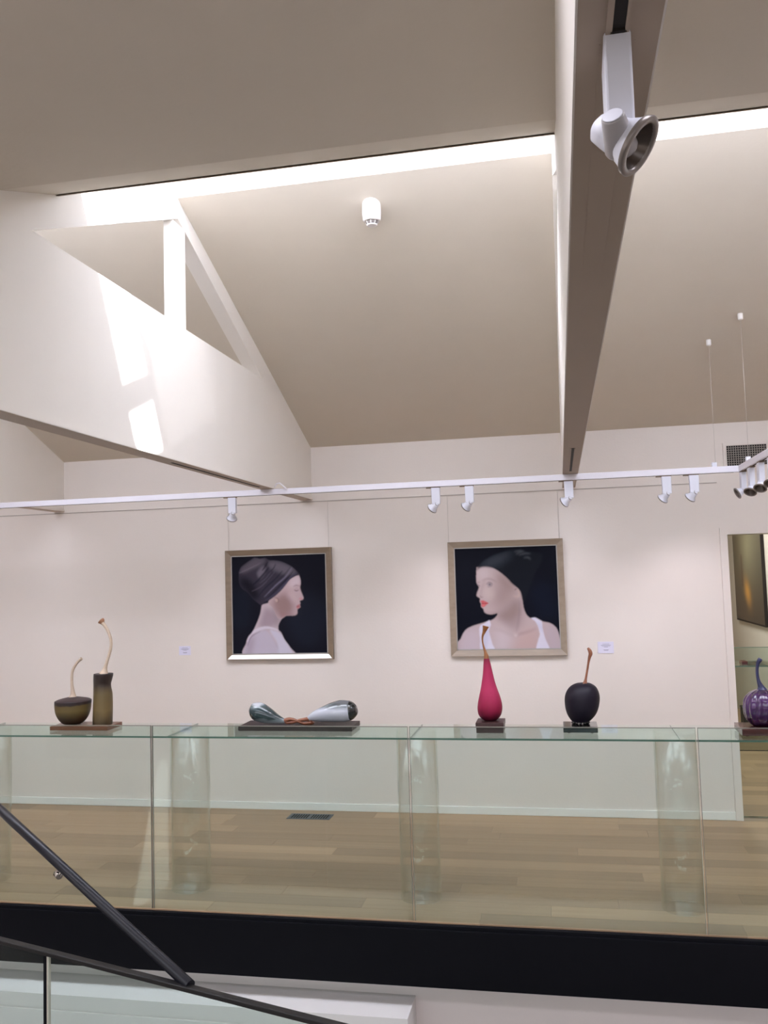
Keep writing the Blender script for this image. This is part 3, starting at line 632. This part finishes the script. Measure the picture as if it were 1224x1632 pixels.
# wall vent
t = thing('wall_vent', 'white-framed rectangular air vent grille high on back wall above the doorway', 'vent', (1.4, D-.01, 2.55))
vb = MB(); vb.box(1.238, 1.262, D-.012, D, 2.553, 2.766); vb.box(1.545, 1.569, D-.012, D, 2.553, 2.766); vb.box(1.262, 1.545, D-.012, D, 2.745, 2.766); vb.box(1.262, 1.545, D-.012, D, 2.553, 2.592)
part(vb, 'vent_frame', M['wall'], t, .001); part(MB().box(1.262, 1.545, D-.002, D, 2.592, 2.745), 'vent_back', M['holes'], t)
vb = MB()
for k in range(18): x = 1.262+.283*k/17; vb.box(x-.0024, x+.0024, D-.009, D-.004, 2.592, 2.745)
for k in range(10): z = 2.592+.153*k/9; vb.box(1.262, 1.545, D-.0085, D-.0035, z-.0024, z+.0024)
tag(part(vb, 'grille_mesh', M['grille'], t), kind='stuff')
# floor vent
t = thing('floor_vent', 'grey metal air grille set in the oak floor near the wall', 'vent', (-1.98, 6.705, 0))
vb = MB(); vb.box(-2.155, -1.812, 6.636, 6.652, 0, .004); vb.box(-2.155, -1.812, 6.762, 6.778, 0, .004); vb.box(-2.155, -2.137, 6.652, 6.762, 0, .004); vb.box(-1.83, -1.812, 6.652, 6.762, 0, .004); vb.box(-1.99, -1.977, 6.652, 6.762, 0, .004)
part(vb, 'vent_frame', M['floor_vent'], t); part(MB().box(-2.137, -1.83, 6.652, 6.762, .0002, .001), 'vent_back', M['holes'], t)
for k in range(16): part(MB().box(-2.135+.0196*k, -2.129+.0196*k, 6.652, 6.762, .001, .0035), 'slat', M['floor_vent'], t)

# ------------------------------------------------------------ lighting track and spotlights
TZ0, TZ1 = 2.446, 2.487
t = thing('lighting_track', 'long white lighting track bar crossing under the trusses', 'track', (-2, 5.92, TZ0))
part(MB().box(-6.3, 1.185, 5.90, 5.94, TZ0, TZ1), 'track_rail', M['track'], t, .003)
part(MB().box(-6.3, 1.12, 5.912, 5.928, TZ0-.0006, TZ0+.001), 'track_slot', M['dark'], t)
part(MB().tube([at(438, 776, 5.88), at(441, 771, 5.88), at(446, 770, 5.88), at(452, 775, 5.88), at(458, 780, 5.885)], .005, 8), 'cable_hook', M['track'], t)
part(MB().box(.99, 1.02, 5.905, 5.935, TZ1-.002, 2.515), 'hanger_block', M['spot'], t, .002)
t = thing('lighting_track', 'short white lighting track running forward at the right edge', 'track', (1.165, 4.5, TZ0))
part(MB().box(1.147, 1.185, 3.0, 5.8995, TZ0, TZ1), 'track_rail', M['track'], t, .003)
part(MB().box(1.16, 1.172, 3.0, 5.86, TZ0-.0006, TZ0+.001), 'track_slot', M['dark'], t)
part(MB().box(1.152, 1.18, 5.68, 5.71, TZ1-.002, 2.515), 'hanger_block', M['spot'], t, .002)
for (x, y, z, lab) in ((1.014, 5.92, 3.318, 'upper left wire, lit cup nearer the track'), (1.17, 5.69, 3.41, 'wire under the higher right cup')):
    zc = 2.92+slope*(D-y)
    t = thing('suspension_wire', 'thin suspension wire with a small white ceiling cup, '+('lower left of the two' if y > 5.8 else 'upper right of the two'), 'wire', (x, y, 2.515))
    part(MB().tube([(x, y, 2.514), (x, y, zc-.02)], .001, 6), 'wire', M['wire'], t)
    part(MB().tube([(x, y, zc+.004), (x, y, zc-.03), (x, y, zc-.036)], [.016, .016, .011], 16), 'ceiling_cup', M['detector'], t)
def spotlight(base, along, aim, label, group=None, lamp=0, sc_=1.0, big=False):
    """track spotlight: adapter plate under the track, flat arm, pivot drum, bell with chrome rim"""
    base = Vector(base); al = Vector(along).normalized(); aim = Vector(aim).normalized(); sd = Vector((0, 0, 1)).cross(al)
    t = thing('track_spotlight', label, 'spotlight', base, group)
    if not big:
        part(MB().bar(base-al*.05-Vector((0, 0, .004)), base+al*.045-Vector((0, 0, .004)), .026, .008), 'adapter', M['groove'], t)
    arm_c = base+al*(.014 if not big else 0); H = .112
    prof = [(-.03, 0), (.03, -.0 if not big else -.018), (.03, -H), (-.026, -H)]
    vs = []
    for s_ in (-1, 1):
        for (u, z) in prof: vs.append(arm_c+al*u*1.0+sd*s_*.016+Vector((0, 0, z-.006 if not big else z)))
    a_ = MB(); a_.add(vs, [(0, 1, 2, 3), (7, 6, 5, 4), (0, 4, 5, 1), (1, 5, 6, 2), (2, 6, 7, 3), (3, 7, 4, 0)])
    part(a_, 'arm', M['spot'], t, .003)
    jp = arm_c+Vector((0, 0, -H-.008))
    return t, jp, aim
def head(t, jp, aim, drum_dir, rim_c, R=.037, spotg='spotgrey', dl=.03):
    aim = Vector(aim).normalized(); dd = Vector(drum_dir).normalized()
    part(MB().tube([jp+dd*.016, jp+dd*.014, jp-dd*dl, jp-dd*(dl+.004)], [.0125, .0135, .0195, .018], 28), 'pivot_drum', M[spotg], t)
    c = MB().tube([jp+dd*.0165, jp+dd*.0175], [.0122, .0112], 28); part(c, 'drum_cap', M['spot'], t)
    back = rim_c-aim*.062
    prof = [(0, .010), (.005, .017), (.020, .0205), (.038, .0235), (.051, .029), (.060, R), (.062, R-.004), (.056, .030), (.038, .0245), (.018, .016), (.014, .003)]
    part(MB().tube([back+aim*d for d, r in prof[:6]], [r for d, r in prof[:6]], 36, False), 'bell', M['spot'], t)
    part(MB().tube([rim_c-aim*.004, rim_c+aim*.001, rim_c+aim*.003, rim_c+aim*.003, rim_c-aim*.001], [R, R+.0015, R, R-.0065, R-.007], 40, False, aim), 'rim', M['rim_grey'], t)
    part(MB().tube([rim_c+aim*.0005, rim_c-aim*.008, rim_c-aim*.02, rim_c-aim*.036, rim_c-aim*.038], [R-.0065, R-.0095, .0185, .009, .001], 32, False, aim), 'reflector', M['lamp_glass'], t)
# near spotlight on the beam
t, jp, _ = spotlight((.0945, 1.065, 2.489), (0, 1, 0), (0, 0, -1), 'large white spotlight with chrome rim hanging close by from the overhead truss', big=True)
aimN = (RI*.72-UP*.56-FW*.42)
drumN = (-FW*.72-RI*.42+UP*.52)
head(t, at(976, 184, 1.01)-drumN.normalized()*.0165, aimN, drumN, at(1018, 233, 1.04), R=.0345, dl=.028)
an_ = aimN.normalized(); rc_ = at(1018, 233, 1.04)
part(MB().tube([rc_-an_*.034, rc_-an_*.02, rc_-an_*.008, rc_-an_*.005], [.005, .006, .006, .002], 14), 'bulb', M['stem_pale'], t)
part(MB().box(.0865, .1055, 1.03, 1.075, 2.484, 2.4895), 'adapter', M['dark'], t)
G = 'spotlights on the long lighting track'
spots = [(-2.29, 'white track spotlight furthest left, near the left portrait', (-.35, .6, -.75)),
         (-.822, 'white track spotlight, left one of the middle pair', (-.75, .5, -.6)), (-.592, 'white track spotlight, right one of the middle pair', (-.7, .5, -.6)),
         (.068, 'white track spotlight directly below the end of the dark overhead truss', (-.75, .5, -.5)),
         (.69, 'white track spotlight right of the truss, left one of its pair', (-.6, .6, -.7)), (.86, 'white track spotlight right of the truss, right one of its pair', (-.6, .6, -.7))]
def lampat(t, p, aim, e):
    L = bpy.data.lights.new('spot_beam', 'SPOT'); L.energy = e; L.spot_size = 1.25; L.spot_blend = .9; L.color = (.96, .9, 1); L.shadow_soft_size = .03
    o = bpy.data.objects.new('spot_beam', L); COL.objects.link(o); o.parent = t; o.location = Vector(p)-t.location
    o.rotation_euler = Vector(aim).to_track_quat('-Z', 'Y').to_euler()
for i, (x, lab, am) in enumerate(spots):
    base = (x, 5.92, TZ0); t, jp, _ = spotlight(base, (1, 0, 0), am, lab, G)
    am = Vector(am).normalized()
    head(t, jp+Vector((0, -.002, 0)), am, Vector((.45, -.6, .2)), jp+am*.045)
    lampat(t, jp+am*.06, (0.1*(i-2), 1, -1.0), 10)
for i, (y, am) in enumerate(((5.86, (-.9, -.1, -.45)), (5.62, (-.35, -.5, -.8)), (5.36, (-.3, -.5, -.8)), (5.10, (-.3, -.5, -.8)))):
    labs = ['white spotlight on the right-edge track, furthest from the viewer', 'white spotlight on the right-edge track, second from its far end', 'white spotlight on the right-edge track, third from its far end', 'white spotlight on the right-edge track, closest to viewer']
    t, jp, _ = spotlight((1.166, y, TZ0), (0, 1, 0), am, labs[i], 'spotlights on the right-edge track'); am = Vector(am).normalized()
    head(t, jp, am, Vector((-.6, -.5, .2)), jp+am*.045)
# detector on far ceiling
dx, dy = -.92, 4.55; dz = 2.92+slope*(D-dy)
t = thing('smoke_detector', 'white round smoke detector on the sloping ceiling', 'detector', (dx, dy, dz-.13))
part(MB().tube([(dx, dy, dz+.02), (dx, dy, dz-.045), (dx, dy, dz-.085), (dx, dy, dz-.095)], [.05, .052, .049, .043], 36), 'housing', M['detector'], t)
part(MB().tube([(dx, dy, dz-.094), (dx, dy, dz-.108)], [.034, .030], 28), 'sensor', M['det_grey'], t)
for k in range(8):
    a_ = math.pi/4*k; c, s_ = math.cos(a_), math.sin(a_); part(MB().tube([(dx+.032*c, dy+.032*s_, dz-.095), (dx+.027*c, dy+.027*s_, dz-.112)], .003, 6), 'sensor_rib', M['detector'], t)
part(MB().tube([(dx, dy, dz-.112), (dx, dy, dz-.118)], [.030, .024], 24), 'sensor_cap', M['detector'], t)

# ------------------------------------------------------------ stair rails in the near left corner
B0 = Vector((-2.08, 2.99, .55)); B1 = Vector((-.685, 2.56, .55)); dB = (B1-B0)
bl, br = B0-dB*.9, B1+dB*.5
t = thing('stair_balustrade', 'dark flat rail over greenish glass panels, low in left corner', 'balustrade', (B0.x, B0.y, -.5))
part(MB().bar(bl, br, .03, .015), 'top_rail', M['rail'], t, .003)
q = at(70, 1525, 2.9); s_ = (q.x-B0.x)/dB.x if dB.x else 0
d = EYE-EYE
# seam where the sight line at x=70 meets the rail
ray = at(70, 1520, 1)-EYE; k_ = (.55-EYE.z)/ray.z; S = EYE+ray*k_; s_ = (S-B0).dot(dB)/dB.dot(dB); S = B0+dB*s_
dn = dB.normalized()
for (a_, b_) in ((bl, S-dn*.012), (S+dn*.012, br)):
    a2 = Vector((a_.x, a_.y, .02)); b2 = Vector((b_.x, b_.y, .02)); part(MB().bar(a2, b2, .012, 1.04), 'glass_panel', M['glass'], t)
part(MB().bar(Vector((S.x, S.y, -.5))-dn*.004, Vector((S.x, S.y, .54))-dn*.004, .012, .014, up=(dn.x, dn.y, 0)), 'post', M['black'], t)
part(MB().bar(Vector((S.x, S.y, -.5))+dn*.009, Vector((S.x, S.y, .54))+dn*.009, .008, .012, up=(dn.x, dn.y, 0)), 'panel_edge', M['edge_pale'], t)
P0 = at(0, 1290, 3.4); ray = at(303, 1571, 1)-EYE; P1 = EYE+ray*((.553-EYE.z)/ray.z)
dP = P1-P0
t = thing('stair_handrail', 'round dark navy handrail sloping down across the left corner', 'handrail', (P1.x, P1.y, .5))
part(MB().tube([P0-dP*.8, P1], .0185, 20), 'pipe', M['pipe'], t)
bp_ = at(100, 1385, 3.15); ss = (bp_.x-P0.x)/dP.x; pc = P0+dP*ss
e1 = pc+Vector((-.028, .02, -.036))
part(MB().tube([pc+Vector((0, 0, -.012)), pc+Vector((-.012, .01, -.035)), e1], .006, 10), 'bracket', M['chrome'], t)
part(MB().tube([e1+Vector((-.012, .01, 0)), e1+Vector((.012, -.01, -.004))], .013, 16), 'bracket_disc', M['chrome'], t)

# ------------------------------------------------------------ room beyond the doorway
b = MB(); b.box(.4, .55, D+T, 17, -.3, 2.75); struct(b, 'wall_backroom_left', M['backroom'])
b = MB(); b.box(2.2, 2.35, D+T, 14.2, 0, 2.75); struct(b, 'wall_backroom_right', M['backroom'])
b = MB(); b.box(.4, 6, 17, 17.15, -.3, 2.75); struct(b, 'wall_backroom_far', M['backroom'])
b = MB(); b.box(.4, 6, D+T, 17.15, 2.75, 2.85); struct(b, 'ceiling_backroom', M['ceil'])
b = MB(); b.box(.55, 6, 10.7, 17, -.3, 0); struct(b, 'floor_backroom', M['plank'])
b = MB(); b.box(.55, 2.2, 9.43, 9.47, -.3, .0); struct(b, 'trim_4', M['black'])
t = thing('balustrade_panel', 'greenish glass balustrade seen through the doorway', 'glass panel', (1.9, 9.45, 0))
part(MB().box(.56, 2.19, 9.445, 9.457, 0, 1.02), 'pane', M['glass'], t); part(MB().box(.56, 2.19, 9.444, 9.458, 1.02, 1.026), 'top_edge', M['edge'], t)
t = thing('glass_shelf', 'glass shelf glimpsed through the doorway behind the purple vase', 'shelf', (1.6, 8.5, .94))
part(MB().box(1.3, 2.19, 8.37, 8.8, .945, .957), 'pane', M['shelf'], t); part(MB().box(1.3, 2.19, 8.367, 8.37, .945, .957), 'front_edge', M['edge'], t)
for lx in (1.45, 2.05): part(MB().tube([(lx, 8.6, .001), (lx, 8.6, .9445)], .09, 28), 'clear_leg', M['pedglass'], t)
solid(MB().box(1.575, 1.625, 8.45, 8.58, .957, .985), 'small_plinth', M['plinth_red'], 'tiny dark red plinth on the shelf beyond the doorway', 'plinth', bevel=.002)
t = thing('storage_box', 'low black box on the far floor beyond the doorway, behind the purple vase', 'box', (2.07, 10.9, 0))
part(MB().box(2.0, 2.14, 10.8, 11.0, .0, .2), 'body', M['leather'], t, .01); part(MB().box(1.995, 2.145, 10.795, 11.005, .2, .22), 'lid', M['leather'], t, .008)
# landscape canvas on that room's right wall
t = thing('landscape_painting', 'dark misty landscape with a golden glow, beyond the doorway', 'painting', (2.19, 11, 1.18))
n = 60; ys = np.linspace(11.75, 10.22, n); co = []; colr = []
g = np.linspace(0, 1, n)
for v in g:
    for u in g:
        y = 11.75-(1.53)*u; z = 2.62-1.43*v
        co.append((2.165, y, z))
        base = np.array(lin((96, 96, 80)))*(1-v)+np.array(lin((48, 42, 34)))*v
        glow = math.exp(-((u-.5)/.28)**2-((v-.35)/.3)**2); base = base*(1-.5*glow)+np.array(lin((150, 148, 118)))*.6*glow
        fire = math.exp(-((u-.45-.35*(v-.7))/.10)**2-((v-.76)/.10)**2); base = base*(1-.8*fire)+np.array(lin((206, 150, 60)))*.8*fire
        tower = math.exp(-((u-.3)/.03)**2)*(1 if .45 < v < .72 else 0); base = base*(1-.7*tower)+np.array(lin((70, 40, 28)))*.7*tower
        colr.append((*base, 1))
fs = [(r*n+c, r*n+c+1, (r+1)*n+c+1, (r+1)*n+c) for r in range(n-1) for c in range(n-1)]
me = bpy.data.meshes.new('canvas'); me.from_pydata(co, [], fs); ca = me.color_attributes.new('paint', 'FLOAT_COLOR', 'POINT'); ca.data.foreach_set('color', np.array(colr, dtype=np.float32).ravel())
mm, nt, bs = newmat('landscape_oil_paint'); an = nt.nodes.new('ShaderNodeVertexColor'); an.layer_name = 'paint'; nt.links.new(an.outputs[0], bs.inputs['Base Color']); bs.inputs['Roughness'].default_value = .4
me.materials.append(mm); o = bpy.data.objects.new('canvas', me); COL.objects.link(o); me.transform(Matrix.Translation(-t.location)); o.parent = t
part(MB().box(2.166, 2.199, 10.2, 11.77, 1.17, 2.64), 'frame', M['dark'], t)
